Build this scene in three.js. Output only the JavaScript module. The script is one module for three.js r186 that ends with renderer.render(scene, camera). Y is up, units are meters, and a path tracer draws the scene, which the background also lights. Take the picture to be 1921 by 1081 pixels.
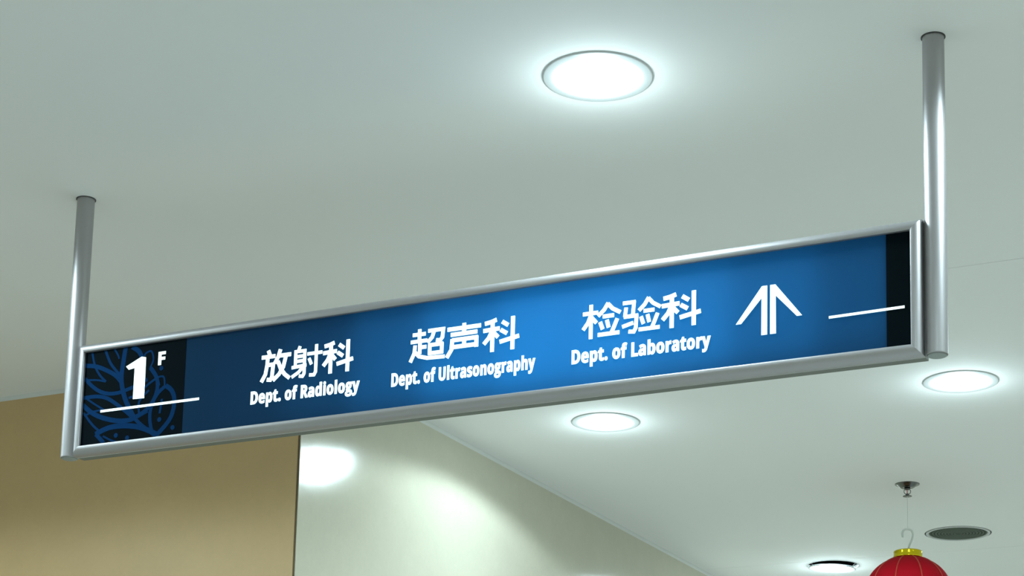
import * as THREE from 'three';
import { FontLoader } from 'three/addons/loaders/FontLoader.js';
import { RectAreaLightUniformsLib } from 'three/addons/lights/RectAreaLightUniformsLib.js';
import { mergeGeometries } from 'three/addons/utils/BufferGeometryUtils.js';

// ---------------------------------------------------------------- camera, exposure
const scene = new THREE.Scene();
scene.background = new THREE.Color(0x000000);
const renderer = new THREE.WebGLRenderer();
renderer.toneMapping = THREE.LinearToneMapping;
renderer.toneMappingExposure = 1.72;
renderer.shadowMap.enabled = true;

RectAreaLightUniformsLib.init();
const CEIL = 3.1, EYE = 1.5;
const camera = new THREE.PerspectiveCamera(2 * Math.atan(1200 / 3668.9) * 180 / Math.PI, 1921 / 2400, 0.05, 60);
camera.position.set(2.734, EYE, 4.191);
camera.quaternion.setFromRotationMatrix(new THREE.Matrix4().makeBasis(
  new THREE.Vector3(0.8956108, 0.0241676, -0.4441816),
  new THREE.Vector3(0.0538916, 0.9852736, 0.1622704),
  new THREE.Vector3(0.441562, -0.1692688, 0.8811192)));
camera.setViewOffset(1921, 2400, 0, 0, 1921, 1081);   // the upper part of an upright picture
camera.updateProjectionMatrix();

const LAMP_COLOR = new THREE.Color().setRGB(0.78, 1.0, 1.06);
const LAMP_BEAM = 1.7, LAMP_BLOOM = 0.052, LAMP_GLOW = 10, BOX_LIGHT = 3.3;

// ---------------------------------------------------------------- helpers
let seed = 7;
const rnd = () => { seed = (seed * 1664525 + 1013904223) >>> 0; return seed / 4294967296; };
function noiseTexture(size, octaves, lo, hi, repeat, s) {
  seed = s;
  const data = new Uint8Array(size * size * 4), acc = new Float32Array(size * size);
  let sum = 0;
  for (const [cells, amp] of octaves) {
    const g = new Float32Array(cells * cells).map(() => rnd());
    sum += amp;
    for (let y = 0; y < size; y++) for (let x = 0; x < size; x++) {
      const fx = x / size * cells, fy = y / size * cells, x0 = Math.floor(fx), y0 = Math.floor(fy);
      const tx = (1 - Math.cos((fx - x0) * Math.PI)) / 2, ty = (1 - Math.cos((fy - y0) * Math.PI)) / 2, x1 = (x0 + 1) % cells, y1 = (y0 + 1) % cells;
      const a = g[y0 * cells + x0] * (1 - tx) + g[y0 * cells + x1] * tx, b = g[y1 * cells + x0] * (1 - tx) + g[y1 * cells + x1] * tx;
      acc[y * size + x] += amp * (a * (1 - ty) + b * ty);
    }
  }
  for (let i = 0; i < size * size; i++) {
    const v = Math.round(255 * (lo + (hi - lo) * acc[i] / sum));
    data.set([v, v, v, 255], i * 4);
  }
  const t = new THREE.DataTexture(data, size, size);
  t.magFilter = THREE.LinearFilter; t.wrapS = t.wrapT = THREE.RepeatWrapping; t.repeat.set(repeat, repeat); t.needsUpdate = true;
  return t;
}
const rgb = (r, g, b) => new THREE.Color().setRGB(r, g, b);
const std = (o) => new THREE.MeshStandardMaterial(o);
const phys = (o) => new THREE.MeshPhysicalMaterial(o);
function mesh(name, geometry, material, parent, label) {
  const m = new THREE.Mesh(geometry, material);
  m.name = name; m.castShadow = m.receiveShadow = true;
  if (label) m.userData.label = label;
  (parent ?? scene).add(m);
  return m;
}
function thing(name, label, category, x, y, z, group) {
  const o = new THREE.Group();
  o.name = name; o.position.set(x, y, z); o.userData = { label, category };
  if (group) o.userData.group = group;
  scene.add(o);
  return o;
}
function structure(o, label) { o.userData.kind = 'structure'; o.userData.label = label; return o; }
// a box from corner to corner, with uv in metres
function box(x0, y0, z0, x1, y1, z1) {
  const g = new THREE.BoxGeometry(x1 - x0, y1 - y0, z1 - z0).translate((x0 + x1) / 2, (y0 + y1) / 2, (z0 + z1) / 2);
  const p = g.attributes.position, n = g.attributes.normal, uv = g.attributes.uv;
  for (let i = 0; i < p.count; i++) {
    const ax = Math.abs(n.getX(i)), ay = Math.abs(n.getY(i));
    uv.setXY(i, ax > 0.5 ? p.getZ(i) : p.getX(i), ay > 0.5 ? p.getZ(i) : p.getY(i));
  }
  return g;
}
const lathe = (pts, seg = 48) => new THREE.LatheGeometry(pts.map(([r, y]) => new THREE.Vector2(Math.max(r, 1e-5), y)), seg);

// ---------------------------------------------------------------- materials
const mottle = noiseTexture(512, [[4, 1], [11, 0.8], [37, 0.6], [128, 0.5], [256, 0.5]], 0.86, 1.0, 0.9, 11);
const wave = noiseTexture(256, [[3, 1], [8, 0.4], [64, 0.05]], 0, 1, 0.8, 23);
const fine = noiseTexture(256, [[32, 1], [128, 1]], 0, 1, 3, 31);
const M = {
  ceiling: std({ color: rgb(0.82, 0.82, 0.81), roughness: 0.9 }),
  slab: std({ color: rgb(0.3, 0.3, 0.3), roughness: 1 }),
  tan: phys({ color: rgb(0.63, 0.44, 0.215), roughness: 0.42, map: mottle, bumpMap: wave, bumpScale: 0.002 }),
  cream: phys({ color: rgb(0.60, 0.575, 0.46), roughness: 0.14, specularIntensity: 0.8, map: mottle, bumpMap: wave, bumpScale: 0.0025 }),
  joint: std({ color: rgb(0.16, 0.12, 0.07), roughness: 0.8 }),
  gapShade: std({ color: rgb(0.06, 0.06, 0.06), roughness: 0.8 }),  // near-black, stands in for shade in the gap at the pole tops
  joint2: std({ color: rgb(0.5, 0.5, 0.48), roughness: 0.9 }),
  bead: std({ color: rgb(0.62, 0.64, 0.62), roughness: 0.6 }),
  plain: std({ color: rgb(0.82, 0.78, 0.68), roughness: 0.8 }),
  floor: phys({ color: rgb(0.79, 0.80, 0.80), roughness: 0.4 }),
  alu: std({ color: rgb(0.40, 0.39, 0.40), roughness: 0.47, metalness: 0.7, bumpMap: fine, bumpScale: 0.00005 }),
  cap: std({ color: rgb(0.32, 0.35, 0.34), roughness: 0.6, metalness: 0.3 }),
  casing: std({ color: rgb(0.17, 0.18, 0.16), roughness: 0.6, metalness: 0.2 }),
  blue: phys({ color: rgb(0.0036, 0.060, 0.160), roughness: 1, specularIntensity: 0.3, transmission: 0.5, thickness: 0, side: THREE.DoubleSide }),
  black: phys({ color: rgb(0.003, 0.007, 0.010), roughness: 0.8, specularIntensity: 0.05 }),
  leaf: phys({ color: rgb(0.0035, 0.037, 0.125), roughness: 0.8, specularIntensity: 0.05 }),
  letter: std({ color: rgb(0.85, 0.9, 0.9), roughness: 0.5, emissive: rgb(0.72, 1.0, 0.98), emissiveIntensity: 0.7 }),
  trim: std({ color: rgb(0.52, 0.54, 0.54), roughness: 0.45 }),
  reflector: std({ color: rgb(0.85, 0.88, 0.88), roughness: 0.3 }),
  housing: std({ color: rgb(0.35, 0.35, 0.36), roughness: 0.9, side: THREE.DoubleSide }),
  lens: std({ color: rgb(0.9, 0.95, 0.95), roughness: 0.6, emissive: LAMP_COLOR, emissiveIntensity: LAMP_GLOW }),
  grille: std({ color: rgb(0.10, 0.125, 0.095), roughness: 0.75 }),
  grilleDark: std({ color: rgb(0.045, 0.06, 0.045), roughness: 0.9 }),
  chrome: std({ color: rgb(0.14, 0.145, 0.14), roughness: 0.25, metalness: 1 }),
  bulbGlass: phys({ color: rgb(0.75, 0.35, 0.4), roughness: 0.1 }),
  thread: std({ color: rgb(0.55, 0.6, 0.57), roughness: 0.6 }),
  hook: phys({ color: rgb(0.66, 0.70, 0.68), roughness: 0.25 }),
  red: phys({ color: rgb(0.36, 0.002, 0.010), roughness: 0.8, specularIntensity: 0.25 }),
  rib: std({ color: rgb(0.40, 0.045, 0.02), roughness: 0.5 }),
  gold: std({ color: rgb(0.72, 0.56, 0.015), roughness: 0.16, metalness: 0.9 }),
};

// ---------------------------------------------------------------- where the ceiling fittings sit (x, z)
const lampsInView = [
  [1.371, 1.182, 'large round downlight in the ceiling directly above the hanging sign'],
  [0.490, -0.862, 'round downlight in the ceiling beside the cream wall, mirrored in it'],
  [1.532, -0.856, 'round downlight in the ceiling out in the room, near the foot of a sign pole'],
];
const loose = [0.509, -3.02];
const lampsBeyond = [
  [-0.25, 1.55], [-1.4, 1.55], [2.41, 1.18],                  // along the tan wall and past the near pole
  [2.57, -0.86], [1.53, -3.02], [2.57, -3.02], [0.5, -4.7], [2.0, -4.7],
  [-1.4, 3.4], [0.6, 3.4], [2.41, 3.0], [1.5, 4.7],
];
const speaker = [1.091, -2.634], sprinkler = [1.109, -1.883];

// ---------------------------------------------------------------- the room
const X0 = -2.6, X1 = 3.5, Z0 = -5.8, Z1 = 5.4;
{
  const ceiling = new THREE.Group(); ceiling.name = 'ceiling'; scene.add(ceiling);
  structure(ceiling, 'smooth off-white plasterboard ceiling with hairline joints');
  const holes = [...lampsInView.map(([x, z]) => [x, z, 0.088]), ...lampsBeyond.map(([x, z]) => [x, z, 0.088]), [...loose, 0.098], [...speaker, 0.1175]];
  const gap = 0.0009;
  for (const [z0, z1] of [[Z0 - 0.2, -2.915 - gap], [-2.915 + gap, -0.010 - gap], [-0.010 + gap, Z1 + 0.2]]) {
    const s = new THREE.Shape([[X0 - 0.2, z0], [X1 + 0.2, z0], [X1 + 0.2, z1], [X0 - 0.2, z1]].map(([x, z]) => new THREE.Vector2(x, -z)).reverse());
    for (const [x, z, r] of holes) if (z > z0 && z < z1) s.holes.push(new THREE.Path().absarc(x, -z, r, 0, Math.PI * 2, true));
    mesh('ceiling_panel', new THREE.ExtrudeGeometry(s, { depth: 0.012, bevelEnabled: false, curveSegments: 40 }).rotateX(-Math.PI / 2).translate(0, CEIL, 0), M.ceiling, ceiling);
  }
  for (const z of [-2.915, -0.010]) mesh('joint_filler', box(X0 - 0.2, CEIL + 0.0005, z - gap * 1.2, X1 + 0.2, CEIL + 0.011, z + gap * 1.2), M.joint2, ceiling);
  mesh('slab', box(X0 - 0.2, CEIL + 0.15, Z0 - 0.2, X1 + 0.2, CEIL + 0.3, Z1 + 0.2), M.slab, ceiling);

  structure(mesh('floor', box(X0 - 0.2, -0.1, Z0 - 0.2, X1 + 0.2, 0, Z1 + 0.2), M.floor), 'pale polished floor');
  const left = new THREE.Group(); left.name = 'wall_left'; scene.add(left);
  structure(left, 'tan glossy wall behind the end of the hanging sign');
  mesh('cladding', box(X0, 0, -0.2, -0.009, CEIL, 0), M.tan, left);
  mesh('corner_joint', box(-0.009, 0, -0.19, -0.002, CEIL, -0.003), M.joint, left, 'dark joint along the wall corner');
  const right = new THREE.Group(); right.name = 'wall_right'; scene.add(right);
  structure(right, 'cream glossy wall running away from the corner');
  mesh('cladding', box(-0.2, 0, Z0, 0, CEIL, -0.2), M.cream, right);
  mesh('cladding', box(-0.002, 0, -0.2, 0, CEIL, 0), M.cream, right);
  structure(mesh('wall_back', box(-0.2, 0, Z0 - 0.2, X1, CEIL, Z0), M.plain), 'pale beige wall at the far end of the corridor');
  structure(mesh('wall_far_right', box(X1, 0, Z0 - 0.2, X1 + 0.2, CEIL, Z1 + 0.2), M.plain), 'pale beige wall facing the cream wall');
  structure(mesh('wall_far_left', box(X0 - 0.2, 0, -0.2, X0, CEIL, Z1 + 0.2), M.plain), 'pale beige wall at the side of the hall');
  structure(mesh('wall_front', box(X0, 0, Z1, X1, CEIL, Z1 + 0.2), M.plain), 'pale beige wall behind the viewer');
  // thin beads of filler where wall and ceiling meet
  const bead = (len) => {
    const s = new THREE.Shape(); s.moveTo(0, 0); s.lineTo(0.009, 0); s.quadraticCurveTo(0.0025, -0.0025, 0, -0.010); s.closePath();
    return new THREE.ExtrudeGeometry(s, { depth: len, bevelEnabled: false, curveSegments: 6 });
  };
  structure(mesh('trim_1', bead(-Z0).translate(0, CEIL, Z0), M.bead), 'thin grey filler bead along the top of the cream wall');
  structure(mesh('trim_2', bead(-X0).rotateY(-Math.PI / 2).translate(-0.0, CEIL, 0.0), M.bead), 'thin grey filler bead along the top of the tan wall');
}

// ---------------------------------------------------------------- downlights
function beam(parent, x, y, z, seen) {
  const spot = new THREE.SpotLight(LAMP_COLOR, LAMP_BEAM, 0, 80.5 * Math.PI / 180, 0.1, 2);
  spot.name = 'downlight_beam'; spot.position.set(x, y, z); spot.target.position.set(x, y - 1, z);
  spot.shadow.radius = 3; spot.castShadow = true;
  parent.add(spot, spot.target);
  if (!seen) return;
  const bloom = new THREE.PointLight(LAMP_COLOR, LAMP_BLOOM, 0, 2);  // added light below the lens, stands in for camera bloom on the ceiling
  bloom.name = 'bloom_glow'; bloom.position.set(x, y - 0.055, z); bloom.shadow.radius = 2; bloom.castShadow = true;
  parent.add(bloom);
}
function lampParts(root, k = 1) {
  mesh('trim_ring', lathe([[0.100, 0], [0.0995, -0.002], [0.097, -0.003], [0.086, -0.0035], [0.079, -0.0025], [0.078, 0.002], [0.084, 0.012], [0.0845, 0.02], [0.087, 0.02], [0.087, 0.0002], [0.1, 0]].map(([r, y]) => [r * k, y])), M.trim, root, 'white trim ring');
  mesh('reflector', lathe([[0.0840, 0.013], [0.078, 0.03], [0.060, 0.052], [0.0, 0.06], [0.0, 0.062], [0.062, 0.055], [0.082, 0.032], [0.0845, 0.014]].map(([r, y]) => [r * k, y])), M.reflector, root);
  mesh('lens', lathe([[0.0, -0.0035], [0.02, -0.0030], [0.04, -0.0016], [0.06, -0.0004], [0.072, 0.0004], [0.0775, 0.003], [0.0775, 0.012], [0.0, 0.012]].map(([r, y]) => [r * k, y])), M.lens, root, 'glowing frosted glass lens');
}
const housing = lathe([[0.0875, 0.012], [0.0885, 0.10], [0.0, 0.10], [0.0, 0.104], [0.0915, 0.104], [0.0905, 0.0125]], 32);
let lampCount = 0;
const lampName = () => 'downlight' + (lampCount++ ? '_' + String(lampCount - 1).padStart(3, '0') : '');
const first = thing(lampName(), lampsInView[0][2], 'ceiling light', lampsInView[0][0], CEIL, lampsInView[0][1], 'round downlights in the ceiling');
lampParts(first);
mesh('housing', housing, M.housing, first);
for (const [x, z, label] of lampsInView.slice(1)) {
  const c = first.clone(); c.name = lampName(); c.position.set(x, CEIL, z);
  c.userData = { label, category: 'ceiling light', group: 'round downlights in the ceiling' }; scene.add(c);
}
for (const [x, z] of lampsBeyond) {
  const c = first.clone(); c.name = lampName(); c.position.set(x, CEIL, z);
  c.userData = { label: 'round downlight in the ceiling away from the hanging sign and the lantern', category: 'ceiling light', group: 'further ceiling downlights' }; scene.add(c);
}
{ // the fitting that has come loose and hangs a little out of its hole
  const o = thing(lampName(), 'loose downlight sagging out of its open ceiling hole beside the red lantern', 'ceiling light', loose[0], CEIL, loose[1], 'round downlights in the ceiling');
  const f = o;
  mesh('light_stop', lathe([[0, 0.0022], [0.0835, 0.0022], [0.0835, 0.005], [0, 0.006]]), M.trim, f);  // opaque disc added to keep the lens from lighting the hole above
  f.position.set(loose[0] - 0.003, CEIL - 0.011, loose[1] + 0.004); f.rotation.set(0.02, 0, -0.05);
  for (const k of [-1, 1]) mesh('spring_clip', new THREE.TubeGeometry(new THREE.CatmullRomCurve3([[0.070, 0.004], [0.082, 0.018], [0.094, 0.026], [0.106, 0.025]].map(([r, y]) => new THREE.Vector3(r * k, y, -0.02))), 12, 0.0012, 6), M.alu, f);
  mesh('trim_ring', lathe([[0.092, 0], [0.0915, -0.002], [0.088, -0.0028], [0.083, -0.002], [0.0825, 0.0], [0.092, 0]]), M.trim, f, 'thin white trim ring');
  mesh('lens', lathe([[0.0, -0.0035], [0.03, -0.003], [0.06, -0.0014], [0.078, 0.0], [0.0824, 0.001], [0.0824, 0.002], [0.0, 0.002]]), M.lens, f, 'glowing frosted glass lens');
}
for (const [x, z] of lampsInView) beam(scene, x, CEIL - 0.006, z, true);
beam(scene, loose[0], CEIL - 0.022, loose[1], true);
for (const [x, z] of lampsBeyond) beam(scene, x, CEIL - 0.006, z, false);

// ---------------------------------------------------------------- the hanging sign (local x along the sign from the far pole, y down from the ceiling)
const SX = 0.144, SZ = 1.089;
const sign = thing('hanging_sign', 'blue hospital direction sign in an aluminium frame hung from two silver ceiling poles', 'sign', SX, CEIL, SZ);
{
  // poles
  const PR = 0.0186, PB = 0.567;
  const pole = lathe([[PR - 0.002, 0.01], [PR, 0.01], [PR, -PB + 0.002], [PR - 0.0006, -PB], [PR - 0.002, -PB], [PR - 0.002, 0.01]], 48);
  for (const x of [0, 1.813]) {
    const p = mesh('pole', pole, M.alu, sign, 'brushed silver hanging pole');
    p.position.x = x;
    const c = mesh('end_cap', lathe([[0, -PB + 0.004], [PR - 0.0024, -PB + 0.004], [PR - 0.0024, -PB - 0.0012], [PR - 0.004, -PB - 0.002], [0, -PB - 0.002]]), M.cap, p, 'grey plastic end cap');
    c.castShadow = true;
    mesh('collar', lathe([[PR + 0.0004, -0.001], [PR + 0.0022, -0.0015], [PR + 0.0022, 0.001], [PR + 0.0004, 0.001]]), M.gapShade, p, 'dark ring painted in for the shaded gap around the pole top');  // no real part: dark colour for the shaded gap at the ceiling
  }
  // frame: four mitred rails with a rounded front
  const U0 = 0.039, U1 = 1.774, H0 = 0.349, H1 = 0.549, A = 0.0195;
  const prof = [[0, 0.004], [0, 0.0195], [0.0006, 0.0215], [0.002, 0.0225]];
  for (let i = 0; i <= 12; i++) { const t = i / 12 * Math.PI / 2; prof.push([0.006 + 0.0135 * Math.sin(t), 0.006 + 0.0168 * Math.cos(t)]); }
  prof.push([A, 0.0015], [A - 0.002, 0.0008], [0, 0.0008]);
  const corners = [[U0, -H1, -1, -1], [U1, -H1, 1, -1], [U1, -H0, 1, 1], [U0, -H0, -1, 1]];
  const rail = (a, b) => {
    const pos = [], uv = [], at = ([x, y, sx, sy], [o, z]) => [x + sx * o, y + sy * o, z];
    let run = 0;
    const tri = (p, q, r) => pos.push(...p, ...q, ...r);
    for (let i = 0; i < prof.length; i++) {
      const p = prof[i], q = prof[(i + 1) % prof.length];
      const a0 = at(a, p), a1 = at(a, q), b0 = at(b, p), b1 = at(b, q), len = Math.hypot(b0[0] - a0[0], b0[1] - a0[1]), w = Math.hypot(p[0] - q[0], p[1] - q[1]);
      tri(a0, b1, b0); tri(a0, a1, b1);
      uv.push(0, run, len, run + w, len, run, 0, run, 0, run + w, len, run + w);
      run += w;
    }
    // mitred ends
    for (const [c, flip] of [[a, false], [b, true]]) {
      const poly = prof.map(([o, z]) => new THREE.Vector2(o, z));
      for (const f of THREE.ShapeUtils.triangulateShape(poly, [])) {
        const t = f.map((i) => at(c, prof[i])); tri(...(flip ? t.reverse() : t)); uv.push(0, 0, 0, 0, 0, 0);
      }
    }
    const g = new THREE.BufferGeometry();
    g.setAttribute('position', new THREE.Float32BufferAttribute(pos, 3)); g.setAttribute('uv', new THREE.Float32BufferAttribute(uv, 2));
    g.computeVertexNormals();
    return smooth(g, 0.7);
  };
  for (let i = 0; i < 4; i++) mesh('frame_rail', rail(corners[i], corners[(i + 1) % 4]), M.alu, sign);
  {
    const a = U0 - A + 0.0006, b = U1 + A - 0.0006, lo = -H1 - A + 0.0006, hi = -H0 + A - 0.0012, t = 0.0015;
    mesh('casing', mergeGeometries([box(a, lo, -0.0225, b, hi, -0.021), box(a, lo, -0.021, b, lo + t, 0.0006), box(a, hi - t, -0.021, b, hi, 0.0006), box(a, lo + t, -0.021, a + t, hi - t, 0.0006), box(b - t, lo + t, -0.021, b, hi - t, 0.0006)]), M.casing, sign, 'grey metal back of the sign box');
    mesh('edge_strip', box(a, lo - 0.0011, 0.0002, b, lo, 0.0014), M.bead, sign, 'thin pale strip along the lower edge of the frame');
    mesh('lining', box(a + t, lo + t, -0.0209, b - t, hi - t, -0.020), M.reflector, sign);
  }
  // a row of light modules inside the box; output bell-shaped by hand to brighten the middle of the face
  for (let k = 0; k < 9; k++) {
    const u = 0.45 + k * 0.155, output = BOX_LIGHT * Math.exp(-(((u - 1.12) / (u < 1.12 ? 0.33 : 0.46)) ** 2));
    const m = mesh('light_module', box(u - 0.076, -H1 + 0.008, -0.0198, u + 0.076, -H0 - 0.008, -0.018), new THREE.MeshStandardMaterial({ color: rgb(0.9, 0.95, 0.95), roughness: 0.6, emissive: LAMP_COLOR, emissiveIntensity: 0.2 * output }), sign);
    m.castShadow = false;
    const light = new THREE.RectAreaLight(LAMP_COLOR, output, 0.152, H1 - H0 - 0.016);
    light.name = 'light_module_glow'; light.position.set(u, -(H0 + H1) / 2, -0.0172); light.rotation.y = Math.PI; sign.add(light);
  }
  // face
  const ZF = 0.0155;
  const plate = (name, x0, x1, z, m, label) => mesh(name, box(x0, -H1 - 0.001, 0.003, x1, -H0 + 0.001, z), m, sign, label);
  mesh('panel', new THREE.PlaneGeometry(1.439, H1 - H0 + 0.002).translate(1.0125, -(H0 + H1) / 2, ZF - 0.0004), M.blue, sign, 'translucent blue sign face');
  const dark = plate('dark_panel', U0 - 0.001, 0.293, ZF, M.black, 'black end of the sign face with blue leaf outlines');
  plate('dark_panel', 1.732, U1 + 0.001, ZF, M.black, 'plain black end of the sign face');

  // strokes in millimetres: x along the sign, y down from the ceiling
  const V = (x, y) => new THREE.Vector2(x / 1000, -y / 1000);
  function stroke(pts, w, clip) {   // a ribbon of the given width along a line, with mitred bends
    const L = [], R = [], n = pts.length;
    for (let i = 0; i < n; i++) {
      const a = pts[Math.max(i - 1, 0)], b = pts[i], c = pts[Math.min(i + 1, n - 1)];
      const d1 = i ? nrm(b, a) : nrm(c, b), d2 = i < n - 1 ? nrm(c, b) : d1, m = [d1[0] + d2[0], d1[1] + d2[1]], k = Math.hypot(...m) || 1, t = [m[0] / k, m[1] / k];
      const q = Math.min(1 / Math.max(t[0] * d1[0] + t[1] * d1[1], 0.4), 1.8) * (Array.isArray(w) ? w[0] + (w[1] - w[0]) * i / (n - 1) : w) / 2;
      L.push([b[0] - t[1] * q, b[1] + t[0] * q]); R.push([b[0] + t[1] * q, b[1] - t[0] * q]);
    }
    let ring = [...L, ...R.reverse()];
    if (clip) ring = ring.map(([x, y]) => [Math.min(Math.max(x, clip[0]), clip[1]), Math.min(Math.max(y, clip[2]), clip[3])]);
    return new THREE.Shape(ring.map(([x, y]) => V(x, y)));
  }
  function nrm(a, b) { const d = [a[0] - b[0], a[1] - b[1]], k = Math.hypot(...d) || 1; return [d[0] / k, d[1] / k]; }
  const solid = (shapes, depth = 0.001) => mergeGeometries(shapes.map((s, i) => new THREE.ExtrudeGeometry(s, { depth: depth + i * 0.00002, bevelEnabled: false, curveSegments: 6 }))).translate(0, 0, ZF - 0.0002);
  const curve = (pts) => new THREE.SplineCurve(pts.map(([x, y]) => new THREE.Vector2(x, y))).getPoints(14).map((p) => [p.x, p.y]);
  const poly = (pts) => new THREE.Shape(pts.map(([x, y]) => V(x, y)));

  // leaf outlines on the black end
  const clip = [U0 * 1000, 289, H0 * 1000, H1 * 1000];
  const leaves = [
    [9, [36, 376], [66, 381], [93, 392], [118, 406], [133, 421]], [8, [40, 404], [58, 421], [80, 436], [105, 444], [134, 444], [175, 434], [200, 424]],
    [5, [55, 350], [64, 379], [78, 401], [95, 417]], [4, [40, 408], [71, 411], [95, 417]], [6, [89, 349], [103, 377], [120, 397], [134, 410]],
    [11, [141, 347], [137, 379], [134, 410], [138, 435], [148, 462], [163, 488], [172, 502]],
    [8, [36, 446], [71, 446], [98, 452], [122, 466], [147, 484], [170, 502]], [10, [38, 460], [62, 479], [90, 493], [128, 504], [159, 506], [180, 500], [205, 490]],
    [4, [49, 449], [69, 462], [94, 477]], [4, [47, 484], [68, 478], [89, 477]], [5, [42, 478], [67, 506], [89, 524]],
    [11, [76, 527], [108, 517], [142, 516], [181, 522], [213, 534], [236, 546]], [9, [77, 527], [88, 537], [99, 548]], [4, [96, 533], [115, 543], [131, 549]],
    [8, [170, 500], [191, 519], [226, 544]], [10, [247, 443], [261, 453], [270, 471], [269, 497], [258, 520], [230, 546]],
    [8, [248, 443], [228, 458], [215, 482], [212, 508], [220, 540]], [9, [206, 400], [223, 422], [227, 445], [219, 470], [200, 490], [176, 502]],
    [5, [156, 459], [181, 453], [201, 437], [222, 425]], [4, [190, 374], [194, 368], [207, 366], [213, 384], [206, 401]], [10, [157, 350], [175, 362], [184, 376]],
    [4, [226, 423], [241, 424], [245, 443]], [4, [226, 423], [232, 441]], [5, [186, 500], [183, 470], [206, 448]], [5, [240, 470], [236, 500]], [4, [112, 349], [122, 363], [126, 372]],
  ];
  const leafShapes = leaves.map(([w, ...p]) => stroke(curve(p), w, clip));
  for (const [x, y, r] of [[129, 535, 5], [158, 543, 5], [236, 513, 5], [270, 533, 5], [234, 405, 5]]) leafShapes.push(new THREE.Shape().absarc(x / 1000, -y / 1000, r / 1000, 0, Math.PI * 2));
  mesh('leaf_outline', solid(leafShapes, 0.0003), M.leaf, dark, 'dark blue leaf outlines');

  // characters, drawn stroke by stroke in a 100-unit square
  const W = 12, thin = { she: 10, jian: 11, yan: 10.5, chao: 11 };
  const ke = [[[37, 4], [22, 9], [4, 12]], [[0, 33], [46, 31]], [[26, 9], [26, 99]], [[25, 36], [16, 56], [2, 73]], [[29, 41], [42, 57]], [[53, 12], [70, 25]], [[49, 36], [67, 49]], [[47, 72], [101, 61]], [[83, 0], [83, 99]]];
  const qian = (x, k) => [[[68, 1], [57, 20], [41, 36]], [[67, 3], [80, 19], [101, 33]], [[54, 39], [84, 39]], [[47, 54], [54, 76]], [[65, 50], [70, 73]], [[93, 50], [84, 74], [78, 88]], [[41, 91], [99, 91]]].map((s) => s.map(([a, b]) => [x + (a - 40) * k, b]));
  const glyphs = {
    fang: [[[22, 0], [28, 15]], [[0, 20], [47, 20]], [[21, 20], [20, 45], [15, 75], [2, 98]], [[20, 46], [41, 46], [38, 86], [33, 94], [21, 92]], [[64, 1], [57, 24], [46, 43]], [[58, 21], [101, 21]], [[84, 23], [76, 58], [62, 80], [42, 97]], [[57, 38], [68, 64], [82, 82], [99, 96]]],
    she: [[[26, 0], [21, 13]], [[12, 11], [12, 62]], [[8, 16], [44, 16]], [[43, 11], [43, 88], [38, 96], [26, 94]], [[13, 32], [42, 32]], [[13, 47], [42, 47]], [[0, 65], [50, 62]], [[41, 64], [24, 82], [1, 95]], [[52, 28], [102, 28]], [[82, 1], [82, 87], [77, 96], [61, 95]], [[58, 42], [67, 62]]],
    ke,
    chao: [[[6, 16], [44, 16]], [[26, 0], [26, 36]], [[1, 37], [49, 37]], [[28, 38], [28, 76]], [[28, 56], [47, 56]], [[14, 48], [12, 72], [1, 98]], [[12, 66], [26, 83], [50, 91], [101, 93]], [[51, 9], [95, 9], [93, 34], [87, 42], [75, 40]], [[69, 10], [63, 30], [50, 44]], [[57, 50], [57, 82]], [[92, 50], [92, 82]], [[53, 53], [96, 53]], [[53, 78], [96, 78]]],
    sheng: [[[2, 14], [98, 14]], [[50, 0], [50, 30]], [[12, 31], [88, 31]], [[16, 48], [90, 48]], [[86, 44], [86, 77]], [[51, 48], [51, 68]], [[18, 69], [88, 69]], [[17, 44], [15, 76], [2, 99]]],
    jian: [[[0, 25], [41, 25]], [[22, 0], [22, 100]], [[21, 32], [14, 52], [1, 71]], [[24, 38], [37, 55]], ...qian(40, 1)],
    yan: [[[2, 9], [36, 9]], [[32, 6], [29, 47]], [[11, 22], [8, 49]], [[5, 49], [43, 49]], [[39, 47], [37, 85], [32, 95], [18, 93]], [[1, 77], [30, 69]], ...qian(44, 0.95)],
  };
  const heading = (x0, w, keys, what) => keys.forEach((k, i) => {
    const fit = (p) => p.map(([x, y]) => [x0 + i * w + (1.5 + x * 0.95) / 100 * w, 400 + y * 0.645]);
    mesh('character', solid(glyphs[k].map((s) => stroke(fit(s), (thin[k] ?? W) * 0.66))), M.letter, sign, 'white glowing character of the ' + what + ' heading');
  });
  heading(476, 71, ['fang', 'she', 'ke'], 'radiology');
  heading(812, 77.5, ['chao', 'sheng', 'ke'], 'ultrasonography');
  heading(1170, 77, ['jian', 'yan', 'ke'], 'laboratory');

  // English lines
  const font = await new FontLoader().loadAsync('fonts/droid/droid_sans_bold.typeface.json');
  const line = (text, x0, x1, base, cap, name, label, tall = 1) => {
    const g = new THREE.ExtrudeGeometry(font.generateShapes(text, 10), { depth: 0.0006, curveSegments: 5, bevelEnabled: true, bevelSize: 0.32, bevelThickness: 0.0004, bevelSegments: 1 }); g.computeBoundingBox();
    const b = g.boundingBox, capH = 7.14;
    g.translate(-b.min.x, 0, 0).scale((x1 - x0) / 1000 / (b.max.x - b.min.x), cap / 1000 / capH * tall, 1).translate(x0 / 1000, -base / 1000, ZF - 0.0002);
    g.computeVertexNormals();
    return mesh(name, g, M.letter, sign, label);
  };
  line('Dept. of Radiology', 455, 704, 505.5, 18, 'lettering', 'white line reading Dept. of Radiology');
  line('Dept. of Ultrasonography', 774, 1077, 506, 18, 'lettering', 'white line reading Dept. of Ultrasonography');
  line('Dept. of Laboratory', 1150, 1418, 507, 18, 'lettering', 'white line reading Dept. of Laboratory');
  line('F', 225, 243, 397, 19, 'lettering', 'small raised white letter F');
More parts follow.
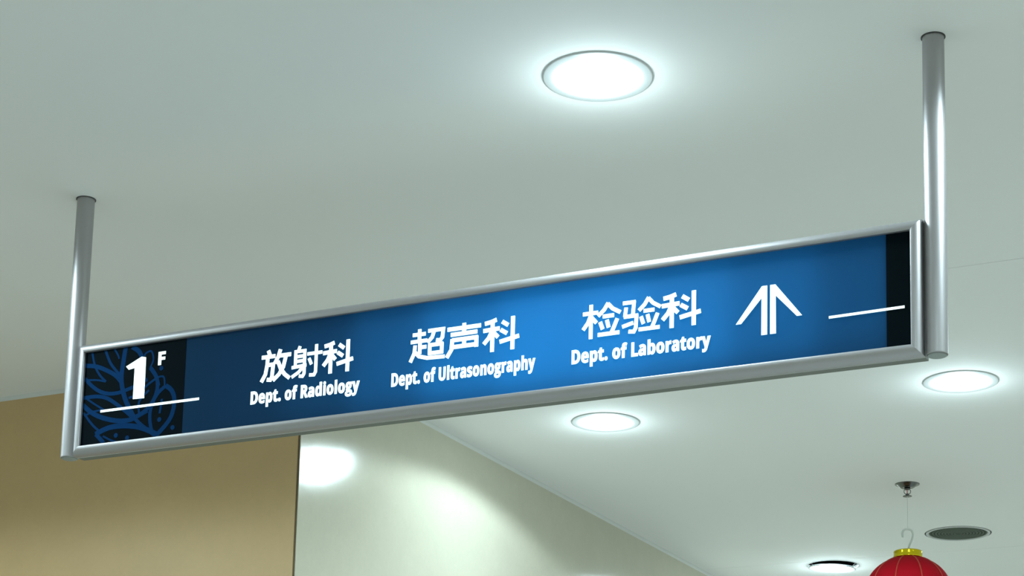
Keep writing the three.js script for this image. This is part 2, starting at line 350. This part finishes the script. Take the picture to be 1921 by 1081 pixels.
  mesh('numeral', solid([poly([[145, 391], [183, 374.5], [194, 377], [195, 463.5], [167, 462.5], [167, 396.5], [152, 398.5]])]), M.letter, sign, 'large white figure 1');
  mesh('underline', solid([stroke([[86, 479.5], [331, 480]], 5)]), M.letter, sign, 'white line under the figure 1');
  mesh('underline', solid([stroke([[1632, 482.5], [1763, 481]], 4.4)]), M.letter, sign, 'white line running onto the black end');
  mesh('arrow', solid([poly([[1464.5, 473.5], [1512, 410], [1521.5, 410], [1521.5, 498.5], [1511, 498.5], [1511.5, 431], [1474, 473.5]])]), M.letter, sign, 'white half arrow pointing up');
  mesh('arrow', solid([poly([[1527, 410], [1536.5, 410], [1584.5, 472], [1575, 472], [1537, 430], [1537.5, 498.5], [1527, 498.5]])]), M.letter, sign, 'white half arrow pointing up');
}
function smooth(g, angle) {   // one normal per corner, averaged over the faces that bend by less than the angle
  const p = g.attributes.position, n = p.count, fn = [], at = new Map(), normal = new Float32Array(n * 3), key = (i) => [p.getX(i), p.getY(i), p.getZ(i)].map((v) => Math.round(v * 1e5)).join();
  const a = new THREE.Vector3(), b = new THREE.Vector3(), c = new THREE.Vector3();
  for (let i = 0; i < n; i += 3) {
    a.fromBufferAttribute(p, i); b.fromBufferAttribute(p, i + 1); c.fromBufferAttribute(p, i + 2);
    fn.push(new THREE.Vector3().crossVectors(b.sub(a), c.sub(a)));
  }
  for (let i = 0; i < n; i++) { const k = key(i); if (!at.has(k)) at.set(k, []); at.get(k).push(Math.floor(i / 3)); }
  for (let i = 0; i < n; i++) {
    const own = fn[Math.floor(i / 3)].clone().normalize(), s = new THREE.Vector3();
    for (const f of at.get(key(i))) if (fn[f].clone().normalize().dot(own) > Math.cos(angle)) s.add(fn[f]);
    s.normalize().toArray(normal, i * 3);
  }
  g.setAttribute('normal', new THREE.BufferAttribute(normal, 3));
  return g;
}

// ---------------------------------------------------------------- ceiling loudspeaker
{
  const o = thing('ceiling_speaker', 'round ceiling loudspeaker with a dark grey grille above the red lantern', 'loudspeaker', speaker[0], CEIL, speaker[1]);
  mesh('rim', lathe([[0.113, 0.008], [0.113, -0.001], [0.1115, -0.0025], [0.106, -0.003], [0.1035, -0.001], [0.1025, 0.004], [0.1045, 0.008], [0.113, 0.008]]), M.trim, o, 'off-white rim');
  mesh('grille', lathe([[0, -0.001], [0.05, 0.000], [0.09, 0.002], [0.1024, 0.0035], [0.1024, 0.006], [0, 0.006]]), M.grilleDark, o, 'dark perforated grille');
  const rings = [];
  for (let r = 0.012; r < 0.1; r += 0.011) rings.push(new THREE.TorusGeometry(r, 0.0026, 6, 48).rotateX(Math.PI / 2).translate(0, -0.0008 + (r / 0.1) ** 2 * 0.003, 0));
  mesh('grille_ring', mergeGeometries(rings), M.grille, o);
  mesh('housing', lathe([[0.1168, 0.0], [0.1168, 0.09], [0, 0.09], [0, 0.094], [0.1195, 0.094], [0.1195, 0.0125], [0.1172, 0.0124]], 40), M.housing, o);
}

// ---------------------------------------------------------------- sprinkler head, thread, hook and lantern
{
  const [x, z] = sprinkler;
  const s = thing('sprinkler_head', 'chrome fire sprinkler head in the ceiling above the red lantern', 'sprinkler', x, CEIL, z);
  mesh('cover_plate', lathe([[0.040, 0], [0.0395, -0.0015], [0.035, -0.002], [0.031, -0.003], [0.026, -0.0085], [0.020, -0.0125], [0.0, -0.013], [0, 0.0], [0.040, 0]]), M.chrome, s, 'chrome cup shaped cover plate');
  mesh('neck', lathe([[0, -0.012], [0.009, -0.012], [0.009, -0.017], [0.007, -0.019], [0, -0.019]], 24), M.chrome, s);
  for (const k of [-1, 1]) {
    const c = new THREE.CatmullRomCurve3([[0.007, -0.017], [0.0105, -0.022], [0.0095, -0.029], [0.003, -0.0355]].map(([a, b]) => new THREE.Vector3(a * k * 0.94, b, -a * k * 0.33)));
    mesh('frame_arm', new THREE.TubeGeometry(c, 12, 0.0012, 8), M.chrome, s);
  }
  mesh('glass_bulb', lathe([[0, -0.018], [0.0018, -0.019], [0.0022, -0.025], [0.0018, -0.031], [0, -0.032]], 16), M.bulbGlass, s, 'pink heat sensitive glass bulb');
  mesh('deflector', lathe([[0, -0.031], [0.005, -0.032], [0.0055, -0.036], [0.003, -0.0375], [0.004, -0.039], [0.0145, -0.0395], [0.0145, -0.0408], [0, -0.0408]], 24), M.chrome, s, 'dark round deflector');

  const l = thing('red_lantern', 'round red cloth lantern with a gold collar hung from the sprinkler head', 'lantern', x, CEIL - 0.222, z);
  mesh('thread', new THREE.CylinderGeometry(0.0006, 0.0006, 0.112, 6).translate(0, 0.1255, 0), M.thread, l, 'thin hanging thread');
  const hk = new THREE.CatmullRomCurve3([[-0.016, 0.046], [-0.0175, 0.060], [-0.012, 0.070], [-0.001, 0.0725], [0.012, 0.0675], [0.0165, 0.055], [0.012, 0.036], [0.004, 0.017], [0.001, 0.002], [0.001, -0.01]].map(([a, b]) => new THREE.Vector3(a * 0.9, b, -a * 0.44)));
  mesh('hook', new THREE.TubeGeometry(hk, 60, 0.0032, 10), M.hook, l, 'pale translucent plastic hook');
  const gc = [[0.0, -0.001], [0.038, -0.0005], [0.043, 0.0], [0.0455, -0.002], [0.0462, -0.004], [0.0455, -0.0065], [0.0455, -0.016], [0.0470, -0.0185], [0.0475, -0.021], [0.0465, -0.0235], [0.044, -0.025], [0.0, -0.025]];
  mesh('collar', lathe(gc, 64), M.gold, l, 'shiny gold collar');
  // body: ten bulging cloth panels
  const H = 0.122, RX = 0.139, y0 = -0.024, prof = [];
  const phi0 = Math.asin(0.044 / RX);
  for (let i = 0; i <= 40; i++) { const p = phi0 + (Math.PI - 2 * phi0) * i / 40; prof.push([RX * Math.sin(p), y0 - H * (Math.cos(phi0) - Math.cos(p))]); }
  const g = lathe([...prof].reverse(), 120), pos = g.attributes.position;
  for (let i = 0; i < pos.count; i++) {
    const px = pos.getX(i), pz = pos.getZ(i), r = Math.hypot(px, pz), a = Math.atan2(pz, px), t = Math.min(1, (r - 0.044) / 0.06);
    const k = 1 + 0.022 * Math.max(t, 0) * (Math.abs(Math.sin(5 * (a - 0.35))) - 0.75);
    pos.setX(i, px * k); pos.setZ(i, pz * k);
  }
  g.computeVertexNormals();
  mesh('body', g, M.red, l, 'red cloth lantern body');
  for (let i = 0; i < 10; i++) {
    const a = 0.35 + i * Math.PI / 5, pts = prof.map(([r, y]) => new THREE.Vector3(Math.cos(a) * (r * 0.988 + 0.0002), y, Math.sin(a) * (r * 0.988 + 0.0002)));
    mesh('rib', new THREE.TubeGeometry(new THREE.CatmullRomCurve3(pts), 40, 0.0022, 6), M.rib, l);
  }
  const yb = prof[prof.length - 1][1];
  mesh('collar', lathe(gc.map(([r, y]) => [r, yb - y - 0.024]).map(([r, y]) => [r, y]).reverse(), 64), M.gold, l, 'shiny gold collar');
}

renderer.render(scene, camera);
